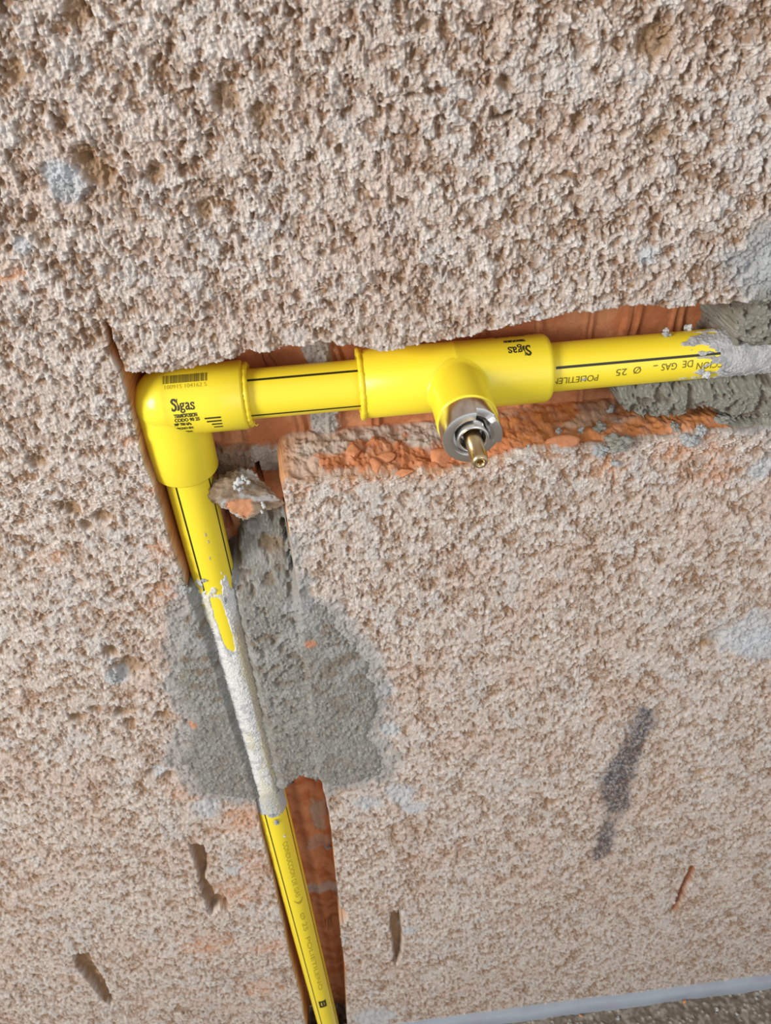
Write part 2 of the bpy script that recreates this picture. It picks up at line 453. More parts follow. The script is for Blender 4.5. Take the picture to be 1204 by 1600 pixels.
thin = ss(2.0, 5.0, depth)[..., None].astype(np.float32)
c = np.where(inl[..., None], c + (cc - c) * thin, c)

Y = (depth / 1000.0).astype(np.float64)
idx = np.arange(NR * NC).reshape(NR, NC)
quads = np.stack([idx[:-1, :-1], idx[1:, :-1], idx[1:, 1:], idx[:-1, 1:]], -1).reshape(-1, 4)
V = np.stack([Xd, Y, Zd], -1).reshape(-1, 3)
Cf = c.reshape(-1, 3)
inside = (inl & (depth > 5.0)).reshape(-1)
qin = inside[quads].sum(1) >= 2


def sub(name, q, V, C, mat, parent=None):
    used = np.unique(q)
    mp = np.full(len(V), -1, dtype=np.int64); mp[used] = np.arange(len(used))
    return np_mesh(name, V[used], mp[q], mat, parent, C[used])


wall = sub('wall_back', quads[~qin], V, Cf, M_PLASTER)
tag(wall, kind='structure')
core = sub('brick_core', quads[qin], V, Cf, M_BRICK, wall)
core['label'] = 'orange hollow clay brick laid bare inside the chase'


# ------------------------------------------------------------------ mortar patches (their own height fields, thick, lapping over the plaster)
AX = 0.017                                               # pipe axis lies 17 mm behind the plaster face
XV = -0.0815                                             # vertical run
ZH = 0.9352                                              # horizontal run


def patch(name, px, target, tone, spread, label, cat, ragamp=1.0):
    pl = wall_poly(px)
    d = sdf(X, Z, pl, 0.03) * 1000 + ragb * 7.0 * ragamp + rag * 3.0 * ragamp + (b2 - 0.3) * 2.0
    k = lerp(ss(-1.0, 11.0, d), ss(0.0, spread, d), inch)
    ym = lerp(lerp(-und * 2.4 + 3.2, depth + 2.5, inch), target, k)
    keep = (d > -2.0)
    q = quads[keep.reshape(-1)[quads].all(1)]
    Vm = np.stack([X, ym / 1000.0, Z], -1).reshape(-1, 3)
    o = sub(name, q, Vm, tone.reshape(-1, 3), M_MORTAR)
    tag(o, label, cat)
    return o, ym


inch = ss(-1.0, 5.0, dc)
gf, gi = worley((Xm + wx * .6) / 1.5 + 40, (Zs + wz * .6) / 1.5, 37)
bg_ = np.clip(1 - (gf / 0.62) ** 2, 0, 1) * (0.1 + 0.9 * gi)
grain = bg_ * 1.05 + b3 * 0.5 + b1 * 0.35 - ss(0.52, 0.68, n4) * 0.7 - 0.45
zt0, zt1 = at(400, 845)[2], at(400, 965)[2]
ztop = ss(zt1, zt0, Z)
off = np.abs(X - XV) * 1000
zb0, zb1 = at(380, 960)[2], at(420, 1235)[2]
prog = np.clip((zb0 - Z) / (zb0 - zb1), 0, 1)
front = 17.0 - (0.9352 - Z) * 11.5 - 12.5                 # depth of the pipe's front
flank = front + np.where(X < XV, lerp(1.6, 1.0, prog), lerp(6.0, 2.0, prog))
inn = lerp(0.6, 29.0, ztop)
near = np.where(X < XV, ss(40.0, 9.0, off), ss(15.5, 10.0, off)) * (1 - ztop)
inn = lerp(inn, flank, near)
holes = ss(0.55, 0.66, fbm(Xm / 6, Zm / 6, 151, 3)) * lerp(0.4, 1.0, ss(zb1 + 0.06, zb0, Z))
t1 = lerp(-1.0 - und * 2.4, inn, inch) - grain * 1.15 + holes * 2.2 * lerp(0.25, 1.0, inch)
tone1 = np.empty_like(c); tone1[...] = (0.215, 0.205, 0.18)
tone1 = cmix(tone1, (0.35, 0.34, 0.315), ss(0.3, 0.75, bg_ * 0.7 + b3 * 0.4))
tone1 = cmix(tone1, (0.17, 0.115, 0.07), holes * 0.7)
tone1 = cmix(tone1, (0.25, 0.17, 0.10), ss(0.35, 0.9, ztop) * ss(0.62, 0.45, fbm(Xm / 14, Zm / 14, 155, 3)) * 0.85)
tone1 = cmix(tone1, (0.36, 0.36, 0.35), ss(0.50, 0.62, fbm(Xm / 15 + 8, Zm / 15, 156, 4)) * 0.55 * (0.3 + 0.7 * (ss(zb1 + 0.06, zb0, Z))))
for u, v, r in [(485, 1005, 10), (300, 1132, 9), (420, 1060, 0.1)]:
    tone1 = cmix(tone1, (0.52, 0.23, 0.13), ss(0.1, 0.6, spot(X, Z, u, v, r * 1.4)) * 0.85)
patch('mortar_patch', P1, t1, tone1, 4.0,
      'grey cement mortar patch smeared around the middle of the vertical yellow pipe', 'mortar')

xr0, xr1 = at(960, 620)[0], at(1204, 560)[0]
tx = np.clip((X - xr0) / (xr1 - xr0), 0, 1.3)
above = ss(ZH + 0.002, ZH + 0.014, Z)
below = lerp(lerp(8.0, 4.0, tx), 12.0, ss(ZH - 0.021, ZH - 0.012, Z))
inn2 = lerp(below, lerp(16.0, 2.0, tx), above)
holes2 = ss(0.55, 0.66, fbm(Xm / 4.2 + 30, Zm / 4.2, 161, 4))
t2 = lerp(-1.0 - und * 2.4, inn2, inch) - grain * 0.9 + holes2 * 2.8
tone2 = np.empty_like(c); tone2[...] = (0.20, 0.19, 0.155)
tone2 = cmix(tone2, (0.29, 0.28, 0.245), ss(0.3, 0.75, bg_ * 0.7 + b3 * 0.4))
tone2 = cmix(tone2, (0.13, 0.10, 0.07), holes2 * 0.7)
tone2 = cmix(tone2, (0.42, 0.44, 0.44), ss(0.965, 0.99, Z) * 0.8)
patch('mortar_patch', P2, t2, tone2, lerp(4.0, 9.0, above),
      'grey green cement mortar fill burying the right end of the horizontal yellow pipe', 'mortar', 0.8)

# ------------------------------------------------------------------ floor and the strip at the wall's foot
fx = np.concatenate([np.linspace(-1.6, -0.1, 16)[:-1], np.linspace(-0.1, 0.62, 420), np.linspace(0.62, 1.8, 14)[1:]])
fy = np.concatenate([np.linspace(0.05, -0.24, 190), np.linspace(-0.24, -2.2, 26)[1:]])
FX, FY = np.meshgrid(fx, fy)
fh = (fbm(FX * 180, FY * 180, 201, 4) - 0.5) * 3.2 + (fbm(FX * 30, FY * 30, 205, 3) - 0.5) * 5
wf, wi = worley(FX * 230, FY * 230, 211)
fh = fh + np.clip(1 - (wf / 0.6) ** 2, 0, 1) * wi ** 2 * 2.2
fc = np.empty(FX.shape + (3,), dtype=np.float32); fc[...] = (0.145, 0.115, 0.088)
fc = cmix(fc, (0.26, 0.225, 0.19), ss(0.45, 0.7, fbm(FX * 220, FY * 220, 215, 3)))
fc = cmix(fc, (0.42, 0.38, 0.33), (wi > 0.86) * ss(0.5, 0.2, wf))
fi = np.arange(FX.size).reshape(FX.shape)
fq = np.stack([fi[:-1, :-1], fi[1:, :-1], fi[1:, 1:], fi[:-1, 1:]], -1).reshape(-1, 4)
flo = np_mesh('floor', np.stack([FX, FY, fh / 1000 - 0.001], -1).reshape(-1, 3), fq, M_FLOOR, None, fc.reshape(-1, 3))
tag(flo, kind='structure')

ns = 900
sx = np.linspace(-1.6, 1.8, ns)
prof = np.array([(0.006, 0.021), (-0.004, 0.020), (-0.0075, 0.016), (-0.009, 0.008), (-0.010, -0.004)])
SX = np.repeat(sx[:, None], 5, 1)
nz_ = fbm(SX * 25, np.arange(5)[None, :] * 0.7 + SX * 0, 221, 4) - 0.5
lift = (fbm(SX * 9, SX * 0, 225, 3) - 0.5) * 0.006
SY = prof[None, :, 0] + nz_ * 0.004
SZ = prof[None, :, 1] + (nz_ * 0.005 + lift) * (prof[None, :, 1] > 0)
sc_ = np.empty(SX.shape + (3,), dtype=np.float32); sc_[...] = (0.30, 0.33, 0.37)
sc_ = cmix(sc_, (0.26, 0.27, 0.29), ss(0.5, 0.8, fbm(SX * 30, SZ * 200, 227, 3)) * 0.6)
si = np.arange(SX.size).reshape(SX.shape)
sq = np.stack([si[:-1, :-1], si[:-1, 1:], si[1:, 1:], si[1:, :-1]], -1).reshape(-1, 4)
strip = np_mesh('trim_1', np.stack([SX, SY, SZ], -1).reshape(-1, 3), sq, M_MORTAR, None, sc_.reshape(-1, 3))
tag(strip, kind='structure')


# ------------------------------------------------------------------ pipe building
class Cyl:
    """frame of a round body: axis point a, axis ax, angle 0 towards the room, 90 degrees along e1"""
    def __init__(s, a, ax, e1, r):
        s.a = np.array(a, float); s.ax = np.array(ax, float); s.e1 = np.array(e1, float); s.r = r
        s.e0 = np.array([0, -1.0, 0])

    def p(s, t, ang, r=None):
        r = s.r if r is None else r
        return s.a + s.ax * t + r * (math.cos(ang) * s.e0 + math.sin(ang) * s.e1)

    def hit(s, u, v):
        """(along, angle) of the surface point seen at a photo position"""
        d = R @ np.array([u - CX, v - CY, F_PX]); d /= np.linalg.norm(d)
        o = CAM - s.a
        op = o - s.ax * o.dot(s.ax); dp = d - s.ax * d.dot(s.ax)
        A = dp.dot(dp); B = op.dot(dp); Cc = op.dot(op) - s.r ** 2
        q = B * B - A * Cc
        t = (-B - math.sqrt(max(q, 0))) / A
        h = o + d * t
        return h.dot(s.ax), math.atan2(h.dot(s.e1), h.dot(s.e0))


def lathe(bm, cyl, prof, seg=64):
    """prof: list of (along, radius); ends with radius 0 close"""
    rings = []
    for t, r in prof:
        if r < 1e-7:
            rings.append([bm.verts.new(cyl.p(t, 0, 0))])
        else:
            rings.append([bm.verts.new(cyl.p(t, 2 * math.pi * k / seg, r)) for k in range(seg)])
    for a, b in zip(rings[:-1], rings[1:]):
        for k in range(seg):
            k2 = (k + 1) % seg
            if len(a) == 1 and len(b) > 1: bm.faces.new((a[0], b[k], b[k2]))
            elif len(b) == 1 and len(a) > 1: bm.faces.new((a[k], b[0], a[k2]))
            elif len(a) > 1: bm.faces.new((a[k], b[k], b[k2], a[k2]))
    return rings


def strip_on(cyl, t0, t1, ang, width, name, mat, parent, lift=0.00012, n=2):
    bm = bmesh.new()
    da = width / cyl.r / 2
    ts = np.linspace(t0, t1, n)
    rows = [[bm.verts.new(cyl.p(t, ang + da * k, cyl.r + lift)) for k in (-1, 0, 1)] for t in ts]
    for a, b in zip(rows[:-1], rows[1:]):
        for k in range(2): bm.faces.new((a[k], a[k + 1], b[k + 1], b[k]))
    return bm_obj(name, bm, mat, parent)


DG = bpy.context.evaluated_depsgraph_get


def text_bm(body, size, stretch=1.0, bold=0.0, shear=0.0, spacing=1.0):
    cu = bpy.data.curves.new('lettering', 'FONT')
    cu.body = body; cu.size = size; cu.resolution_u = 3; cu.offset = bold; cu.shear = shear; cu.space_character = spacing
    o = bpy.data.objects.new('lettering', cu); COL.objects.link(o)
    me = bpy.data.meshes.new_from_object(o.evaluated_get(DG()))
    bpy.data.objects.remove(o); bpy.data.curves.remove(cu)
    bm = bmesh.new(); bm.from_mesh(me); bpy.data.meshes.remove(me)
    for vv in bm.verts: vv.co.x *= stretch
    return bm


def width_of(bm):
    xs = [vv.co.x for vv in bm.verts]
    return min(xs), max(xs)


def wrap(bm, cyl, t0, a0, sx, sy, lift=0.00014):
    """lay flat lettering on a round body: x runs along the axis (sign sx), y around it (sign sy)"""
    ys = [vv.co.y for vv in bm.verts]
    step = 0.0009
    y = math.floor(min(ys) / step) * step
    while y < max(ys):
        gm = bm.verts[:] + bm.edges[:] + bm.faces[:]
        bmesh.ops.bisect_plane(bm, geom=gm, plane_co=(0, y, 0), plane_no=(0, 1, 0), dist=1e-8)
        y += step
    for vv in bm.verts:
        vv.co = Vector(cyl.p(t0 + sx * vv.co.x, a0 + sy * vv.co.y / cyl.r, cyl.r + lift))
    return bm


def add_rect(bm, x0, y0, x1, y1, sk=0.0):
    vs = [bm.verts.new((x0 + sk * y0, y0, 0)), bm.verts.new((x1, y0, 0)), bm.verts.new((x1, y1, 0)), bm.verts.new((x0 + sk * y1, y1, 0))]
    bm.faces.new(vs)


def logo_bm(size):
    """slab-lettered word with a flame for its i"""
    bm = bmesh.new()
    def stroke(pts, wd):
        for a, b in zip(pts[:-1], pts[1:]):
            a = Vector((*a, 0)); b = Vector((*b, 0)); d = (b - a)
            n = Vector((-d.y, d.x, 0)).normalized() * wd * 0.72
            e = d.normalized() * wd * 0.25
            vs = [bm.verts.new(q) for q in (a - e - n, b + e - n, b + e + n, a - e + n)]
            bm.faces.new(vs)
    # S, tall and leaning
    stroke([(0.55, 1.18), (0.40, 1.36), (0.18, 1.36), (0.04, 1.14), (0.14, 0.92), (0.36, 0.74), (0.52, 0.48), (0.44, 0.14), (0.22, -0.02), (0.02, 0.14)], 0.17)
    stroke([(0.56, 1.38), (0.55, 1.0)], 0.07); stroke([(0.0, -0.04), (0.02, 0.36)], 0.07)
    # flame
    stroke([(0.74, 1.42), (0.70, 1.0), (0.80, 0.62), (0.76, 0.2), (0.66, -0.02)], 0.08)
    stroke([(0.80, 0.66), (0.92, 0.4), (0.88, 0.1), (0.74, -0.02)], 0.10)
    x = 1.02
    # g
    stroke([(x + .34, .84), (x + .12, .80), (x + .06, .58), (x + .2, .40), (x + .38, .46), (x + .46, .66), (x + .34, .84)], .12)
    stroke([(x + .40, .82), (x + .58, .86)], .10); stroke([(x + .2, .40), (x + .08, .22), (x + .3, .12), (x + .5, .04), (x + .50, -.22), (x + .26, -.34), (x + .04, -.22), (x + .08, .02), (x + .3, .1)], .11)
    x += .66
    stroke([(x + .08, .74), (x + .22, .86), (x + .40, .78), (x + .42, .10), (x + .54, .02)], .13)
    stroke([(x + .40, .50), (x + .14, .42), (x + .06, .2), (x + .2, .02), (x + .40, .16)], .12)
    x += .62
    stroke([(x + .46, .66), (x + .38, .84), (x + .18, .84), (x + .08, .66), (x + .2, .5), (x + .40, .36), (x + .46, .18), (x + .34, .02), (x + .14, .02), (x + .04, .2)], .12)
    stroke([(x + .47, .86), (x + .46, .62)], .06); stroke([(x + .03, .0), (x + .04, .24)], .06)
    for vv in bm.verts: vv.co *= size
    return bm


def smear(cyl, t_rng, a_rng, mask, thick, color, name, parent, nt=220, na=90, label=None):
    """ragged crust of slurry stuck on a pipe"""
    ts = np.linspace(*t_rng, nt); as_ = np.linspace(*a_rng, na)
    T, A = np.meshgrid(ts, as_, indexing='ij')
    k = mask(T, A)
    f, i_ = worley(T * 700, A * cyl.r * 700, 301)
    th = thick * (0.35 + 0.9 * np.clip(1 - (f / .75) ** 2, 0, 1) * i_ + 0.4 * fbm(T * 300, A * cyl.r * 300, 305, 3))
    rr = cyl.r - 0.0004 + (th + 0.0004) * ss(0.0, 0.25, k)
    P = cyl.a + T[..., None] * cyl.ax + rr[..., None] * (np.cos(A)[..., None] * cyl.e0 + np.sin(A)[..., None] * cyl.e1)
    ii = np.arange(T.size).reshape(T.shape)
    q = np.stack([ii[:-1, :-1], ii[1:, :-1], ii[1:, 1:], ii[:-1, 1:]], -1).reshape(-1, 4)
    q = q[(k.reshape(-1)[q] > -0.05).any(1)]
    cl = color(T, A)
    o = sub(name, q, P.reshape(-1, 3), cl.reshape(-1, 3), M_MORTAR, parent)
    if label: o['label'] = label
    return o


pipe_root = bpy.data.objects.new('gas_pipeline', None); COL.objects.link(pipe_root)
pipe_root.location = (XV, AX, ZH); pipe_root.empty_display_size = 0.03
tag(pipe_root, 'bright yellow plastic gas pipe run with elbow and tee sunk in the brick chase', 'gas pipe')

PR = 0.0125
ER = 0.0172
X_EL, Z_EL = -0.0435, 0.8925                              # ends of the elbow's sockets
X_T0, X_T1 = 0.0128, 0.1092                               # ends of the tee
LEAN = 0.0115                                             # the vertical run leans slightly out of the chase going down
cyl_v = Cyl((XV, AX, ZH), np.array([0, -LEAN, -1]) / math.hypot(1, LEAN), (1, 0, 0), PR)
cyl_h = Cyl((XV, AX, ZH), (1, 0, 0), (0, 0, 1), PR)


def pipe_piece(cyl, t0, t1):
    bm = bmesh.new()
    lathe(bm, cyl, [(t, cyl.r) for t in np.linspace(t0, t1, 12)], 72)
    return bm_obj('pipe', bm, M_YELLOW, pipe_root)


D2R = math.pi / 180
# vertical run, down to the floor
pv = pipe_piece(cyl_v, 0.02, ZH - 0.003)
for a in (-24, 66, 156, 246):
    strip_on(cyl_v, 0.03, ZH - 0.004, a * D2R, 0.0011, 'stripe', M_STRIPE, pv)
# short piece between elbow and tee
pm = pipe_piece(cyl_h, X_EL - XV - 0.012, X_T0 - XV + 0.012)
for a in (64, -25, 154, 244):
    strip_on(cyl_h, X_EL - XV, X_T0 - XV, a * D2R, 0.0012, 'stripe', M_STRIPE, pm)
# right run
pr = pipe_piece(cyl_h, X_T1 - XV - 0.012, 0.52)
for a in (30, 119, -59, 209):
    strip_on(cyl_h, X_T1 - XV, 0.5, a * D2R, 0.0013, 'stripe', M_STRIPE, pr)

# lettering on the right run, upside down, reading from right to left
bm = bmesh.new(); me_tmp = None
tot = bmesh.new()
for body, u0, u1, vc in (('POLIETILENO', 934, 851, 590), ('Ø', 1001, 989, 578), ('25', 979, 962, 581), ('-', 1027, 1020, 573), ('GAS', 1057, 1033, 572), ('DE', 1082, 1066, 568), ('CONDUCCION', 1180, 1089, 564)):
    b = text_bm(body, 0.0052, 1.0, 0.00003)
    x0, x1 = width_of(b)
    s0, a0 = cyl_h.hit(u0, vc); s1, _ = cyl_h.hit(u1, vc)
    k = (s0 - s1) / (x1 - x0)
    for vv in b.verts: vv.co.x = (vv.co.x - x0) * k
    b = wrap(b, cyl_h, s0, a0 + 0.0018 / PR, -1, -1)
    mtmp = bpy.data.meshes.new('t'); b.to_mesh(mtmp); b.free(); tot.from_mesh(mtmp); bpy.data.meshes.remove(mtmp)
bm_obj('printed_lettering', tot, M_INK_OLIVE, pr, False)
# faded lettering down the vertical run
tot = bmesh.new()
for body, v0, v1 in (('CONDUCCION', 1313, 1368), ('DE GAS', 1372, 1399), (')', 1402, 1410), ('Ø 25', 1424, 1452), ('POLIETILENO', 1462, 1545)):
    ucen = lambda v: 452 + (v - 1330) * (517 - 452) / 270.0
    b = text_bm(body, 0.0062)
    x0, x1 = width_of(b)
    s0, a0 = cyl_v.hit(ucen(v0), v0); s1, _ = cyl_v.hit(ucen(v1), v1)
    k = (s1 - s0) / (x1 - x0)
    for vv in b.verts: vv.co.x = (vv.co.x - x0) * k
    if body == ')':
        for vv in b.verts: vv.co.y *= 1.5
    b = wrap(b, cyl_v, s0, a0 - 0.0022 / PR, 1, 1)
    mtmp = bpy.data.meshes.new('t'); b.to_mesh(mtmp); b.free(); tot.from_mesh(mtmp); bpy.data.meshes.remove(mtmp)
bm_obj('printed_lettering', tot, M_INK_FADED, pv, False)
b = bmesh.new()
s0, a0 = cyl_v.hit(505, 1563); s1, _ = cyl_v.hit(507, 1573)
L = s1 - s0
add_rect(b, 0, -.0042, L * .28, .0042); add_rect(b, L * .72, -.0042, L, .0042); add_rect(b, 0, -.0042, L, -.002); add_rect(b, 0, .002, L, .0042); add_rect(b, L * .3, -.0008, L * .7, .0014)
bm_obj('printed_mark', wrap(b, cyl_v, s0, a0, 1, 1), M_INK, pv, False)

# slurry on the vertical run: white grey tongue through the mortar, ragged at both ends
sA, sB = cyl_v.hit(335, 905)[0], cyl_v.hit(430, 1300)[0]
sC, sD = cyl_v.hit(345, 960)[0], cyl_v.hit(420, 1245)[0]


def mask_v(T, A):
    n = fbm(T * 130, A * PR * 260, 311, 4) - 0.5
    n2 = fbm(T * 420, A * PR * 420, 315, 3) - 0.5
    start = ss(sA, sA + 0.012, T + n * 0.03) * ss(sB, sD + 0.004, T + n * 0.03 + n2 * 0.02)
    bare = ss(0.3, 0.9, 1 - np.abs(A - 0.05 - (T - sC) * 3.0) / 0.72) * ss(sC + 0.062, sC + 0.01, T) * ss(sC - 0.022, sC - 0.010, T)      # window of bare yellow
    left = ss(-0.80, -0.48, A + n * 0.5 + (T - sA) * 8.0)
    rightgap = 1 - ss(0.75, 0.95, A + n * 0.2) * ss(sC + 0.004, sA, T)
    return start * left * rightgap - bare * 0.9 - 0.35 + n * 0.5 + n2 * 0.7 * ss(sD - 0.005, sD + 0.01, T)


def col_v(T, A):
    cl = np.empty(T.shape + (3,), dtype=np.float32); cl[...] = (0.68, 0.67, 0.645)
    cl = cmix(cl, (0.40, 0.40, 0.41), ss(0.55, 0.68, fbm(T * 260, A * PR * 260, 321, 3)) * 0.6)
    cl = cmix(cl, (0.44, 0.37, 0.27), ss(0.42, 0.62, A) * ss(sC, sC + 0.02, T) * 0.9)
    cl = cmix(cl, (0.42, 0.43, 0.45), ss(sD - 0.01, sD, T) * 0.8)
    cl = cmix(cl, (0.64, 0.57, 0.30), ss(0.56, 0.68, fbm(T * 40, A * PR * 160, 325, 3)) * 0.35)
    return cl


smear(cyl_v, (sA - 0.01, sB + 0.02), (-1.3, 1.3), mask_v, 0.0006, col_v, 'mortar_smear', pv, 700, 110, 'whitish grey mortar slurry dried along the pipe')


def mask_h(T, A):
    n = fbm(T * 120, A * PR * 300, 331, 4) - 0.5
    n2 = fbm(T * 45, A * PR * 520, 335, 3) - 0.5
    s0 = cyl_h.hit(1098, 545)[0]
    m1 = ss(s0 - 0.012, s0 + 0.012, T + n * 0.03 + n2 * 0.02) - 0.5
    s1 = cyl_h.hit(1072, 525)[0]
    tongue = 0.5 - np.sqrt(((T - s1 - .004) / 0.016) ** 2 + ((A - 1.05) / 0.26) ** 2) + n * 1.0
    tong2 = 0.4 - np.sqrt(((T - s0) / 0.022) ** 2 + ((A - 0.42) / 0.15) ** 2) + n * 0.8
    drop = 0.3 - np.sqrt(((T - cyl_h.hit(912, 588)[0]) / 0.010) ** 2 + ((A + 0.12) / 0.25) ** 2) + n * 1.2 - .12
    return np.maximum(np.maximum(m1 + n * 0.5, drop), np.maximum(tongue, tong2))


def col_h(T, A):
    cl = np.empty(T.shape + (3,), dtype=np.float32); cl[...] = (0.44, 0.43, 0.42)
    return cmix(cl, (0.33, 0.33, 0.33), ss(0.45, 0.65, fbm(T * 260, A * PR * 260, 341, 3)))


smear(cyl_h, (cyl_h.hit(895, 588)[0], 0.42), (-0.75, 1.75), mask_h, 0.0006, col_h, 'mortar_smear', pr, 760, 130, 'pale grey mortar slurry dried on the pipe end')
# two scuffs on the vertical pipe under the elbow
def scuff_mask(T, A):
    n = fbm(T * 300, A * PR * 500, 351, 3) - 0.5
    r = np.full(T.shape, -1.0)
    for (u, v) in ((322, 835), (327, 846), (329, 872), (336, 884)):
        s, a = cyl_v.hit(u, v)
        r = np.maximum(r, 0.35 - np.sqrt(((T - s - (A - a) * .004) / 0.0042) ** 2 + ((A - a) / 0.13) ** 2) + n * 0.9)
    return r
smear(cyl_v, (cyl_v.hit(320, 815)[0], cyl_v.hit(335, 900)[0]), (-0.2, 0.8), scuff_mask, 0.0001,
      lambda T, A: np.full(T.shape + (3,), (0.52, 0.45, 0.28), dtype=np.float32), 'scuff_mark', pv, 120, 70)

# ------------------------------------------------------------------ elbow
bm = bmesh.new()
cyl_eh = Cyl((XV, AX, ZH), (1, 0, 0), (0, 0, 1), ER)
cyl_ev = Cyl((XV, AX, ZH), (0, 0, -1), (1, 0, 0), ER * 0.985)
Lh = X_EL - XV; Lv = ZH - Z_EL
lathe(bm, cyl_eh, [(0.0, ER), (Lh * .5, ER), (Lh - .0012, ER * 1.004), (Lh - .0003, ER - .0005), (Lh, ER - .0012), (Lh, PR), (Lh - .006, PR)], 96)
lathe(bm, cyl_ev, [(0.0, ER * .985), (Lv * .5, ER * .985), (Lv - .0014, ER * .985), (Lv - .0004, ER * .985 - .0006), (Lv, ER * .985 - .0016), (Lv, PR), (Lv - .006, PR)], 96)
sph = bmesh.ops.create_uvsphere(bm, u_segments=96, v_segments=64, radius=ER * .9985)
bmesh.ops.translate(bm, verts=sph['verts'], vec=(XV, AX, ZH))
elbow = bm_obj('elbow_fitting', bm, M_YELLOW_FIT, pipe_root)


def bead(cyl, t, r, tube, parent, wob=0.0003):
    bm = bmesh.new()
    n = 84; k = 12
    rings = []
    for i in range(n):
        a = 2 * math.pi * i / n
        rr = r + wob * (random.random() - .5); tb = tube * (1 + .35 * (random.random() - .5))
        rings.append([bm.verts.new(cyl.p(t + tb * math.cos(2 * math.pi * j / k), a, rr + tb * math.sin(2 * math.pi * j / k))) for j in range(k)])
    for i in range(n):
        for j in range(k):
            A, B = rings[i], rings[(i + 1) % n]
            bm.faces.new((A[j], B[j], B[(j + 1) % k], A[(j + 1) % k]))
    return bm_obj('weld_bead', bm, M_YELLOW, parent)


bead(cyl_eh, Lh + .0011, ER - .0024, .0014, elbow)
bead(cyl_ev, Lv + .0002, ER - .0035, .0008, elbow)
# small curl of melted plastic under the joint
bm = bmesh.new()
pts = []
pc = at(388, 660, 0.014)
for i in range(16):
    q = i / 15
    pts.append(pc + np.array([0.0005 + 0.0042 * q, -0.001 * math.sin(3 * q), -0.0006 + 0.0013 * math.sin(5.5 * q)]))
rings = []
for i, p in enumerate(pts):
    rings.append([bm.verts.new(p + 0.00038 * np.array([0.2 * math.cos(a), math.cos(a), math.sin(a)])) for a in np.linspace(0, 2 * math.pi, 9)[:-1]])
for A, B in zip(rings[:-1], rings[1:]):
    for j in range(8): bm.faces.new((A[j], B[j], B[(j + 1) % 8], A[(j + 1) % 8]))
bm_obj('plastic_curl', bm, M_YELLOW, elbow)

# barcode
s0, a0 = cyl_eh.hit(254, 598); s1, a1 = cyl_eh.hit(324, 586)
bm = bmesh.new()
x = 0.0; Lb = s1 - s0
rb = random.Random(4)
while x < Lb:
    wd = rb.choice([1, 1, 2, 2, 3]) * Lb / 82
    add_rect(bm, x, -.0024, min(x + wd, Lb), .0024)
    x += wd + rb.choice([1, 1, 1, 2]) * Lb / 82
am = cyl_eh.hit(289, 591)[1]
bm_obj('barcode', wrap(bm, cyl_eh, s0, am, 1, 1), M_INK_OLIVE, elbow, False)
b = text_bm('100915 104162 5', 0.0030)
x0, x1 = width_of(b); k = (Lb * .93) / (x1 - x0)
for vv in b.verts: vv.co.x = (vv.co.x - x0) * k
bm_obj('printed_lettering', wrap(b, cyl_eh, s0 + Lb * .04, cyl_eh.hit(289, 606)[1], 1, 1), M_INK_FADED, elbow, False)
# word mark with its flame
s0, a0 = cyl_eh.hit(269, 642); s1, _ = cyl_eh.hit(304, 637)
k = (s1 - s0) / 2.80
bm_obj('printed_logo', wrap(logo_bm(k), cyl_eh, s0, a0, 1, 1), M_INK, elbow, False)
# small print under it
tot = bmesh.new()
for body, u0, u1, vv_, sz in (('TERMOFUSION', 272, 309, 652.5, .0026), ('CODO 90 25', 273, 313, 659, .0026), ('MP 700 kPa', 273, 300, 665, .0024), ('HECHO EN', 274, 303, 671, .0022), ('ARGENTINA', 277, 303, 676, .0022)):
    b = text_bm(body, sz, 1, .00011)
    x0, x1 = width_of(b)
    s0, a0 = cyl_eh.hit(u0, vv_); s1, _ = cyl_eh.hit(u1, vv_)
    kk = (s1 - s0) / (x1 - x0)
    for q in b.verts: q.co.x = (q.co.x - x0) * kk
    b = wrap(b, cyl_eh, s0, a0 - .0003 / ER, 1, 1)
    mtmp = bpy.data.meshes.new('t'); b.to_mesh(mtmp); b.free(); tot.from_mesh(mtmp); bpy.data.meshes.remove(mtmp)
b = bmesh.new()
s0, a0 = cyl_eh.hit(274, 648); s1, _ = cyl_eh.hit(307, 646)
add_rect(b, s1 * .25 + s0 * .75 - s0, -.0001, s1 - s0, .0002)
b = wrap(b, cyl_eh, s0, a0, 1, 1)
mtmp = bpy.data.meshes.new('t'); b.to_mesh(mtmp); b.free(); tot.from_mesh(mtmp); bpy.data.meshes.remove(mtmp)
bm_obj('printed_lettering', tot, M_INK, elbow, False)
tot = bmesh.new()
for u0, v0, u1, v1 in ((319.5, 654, 345, 651.5), (323, 659, 346, 656.5), (331, 663, 347, 661.2), (334.5, 667.2, 348, 665.6)):
    b = bmesh.new()
    s0, a0 = cyl_eh.hit(u0, v0); s1, a1 = cyl_eh.hit(u1, v1)
    add_rect(b, 0, -.00046, s1 - s0, .00046)
    b = wrap(b, cyl_eh, s0, (a0 + a1) / 2, 1, 1)
    mtmp = bpy.data.meshes.new('t'); b.to_mesh(mtmp); b.free(); tot.from_mesh(mtmp); bpy.data.meshes.remove(mtmp)
bm_obj('printed_bars', tot, M_INK, elbow, False)

# ------------------------------------------------------------------ tee
TR = 0.0173
XT = 0.0610
cyl_t = Cyl((XT, AX, ZH), (1, 0, 0), (0, 0, 1), TR)
a_, b_ = X_T0 - XT, X_T1 - XT
bm = bmesh.new()
lathe(bm, cyl_t, [(a_ + .008, PR), (a_ + .0022, PR), (a_ + .0022, TR - .0008), (a_ + .003, TR), (-.0012, TR), (-.0006, TR + .00018), (.0006, TR + .00018), (.0012, TR),
                  (b_ - .003, TR), (b_ - .0014, TR - .0004), (b_ - .0003, TR - .0014), (b_, TR - .0026), (b_, PR), (b_ - .006, PR)], 128)
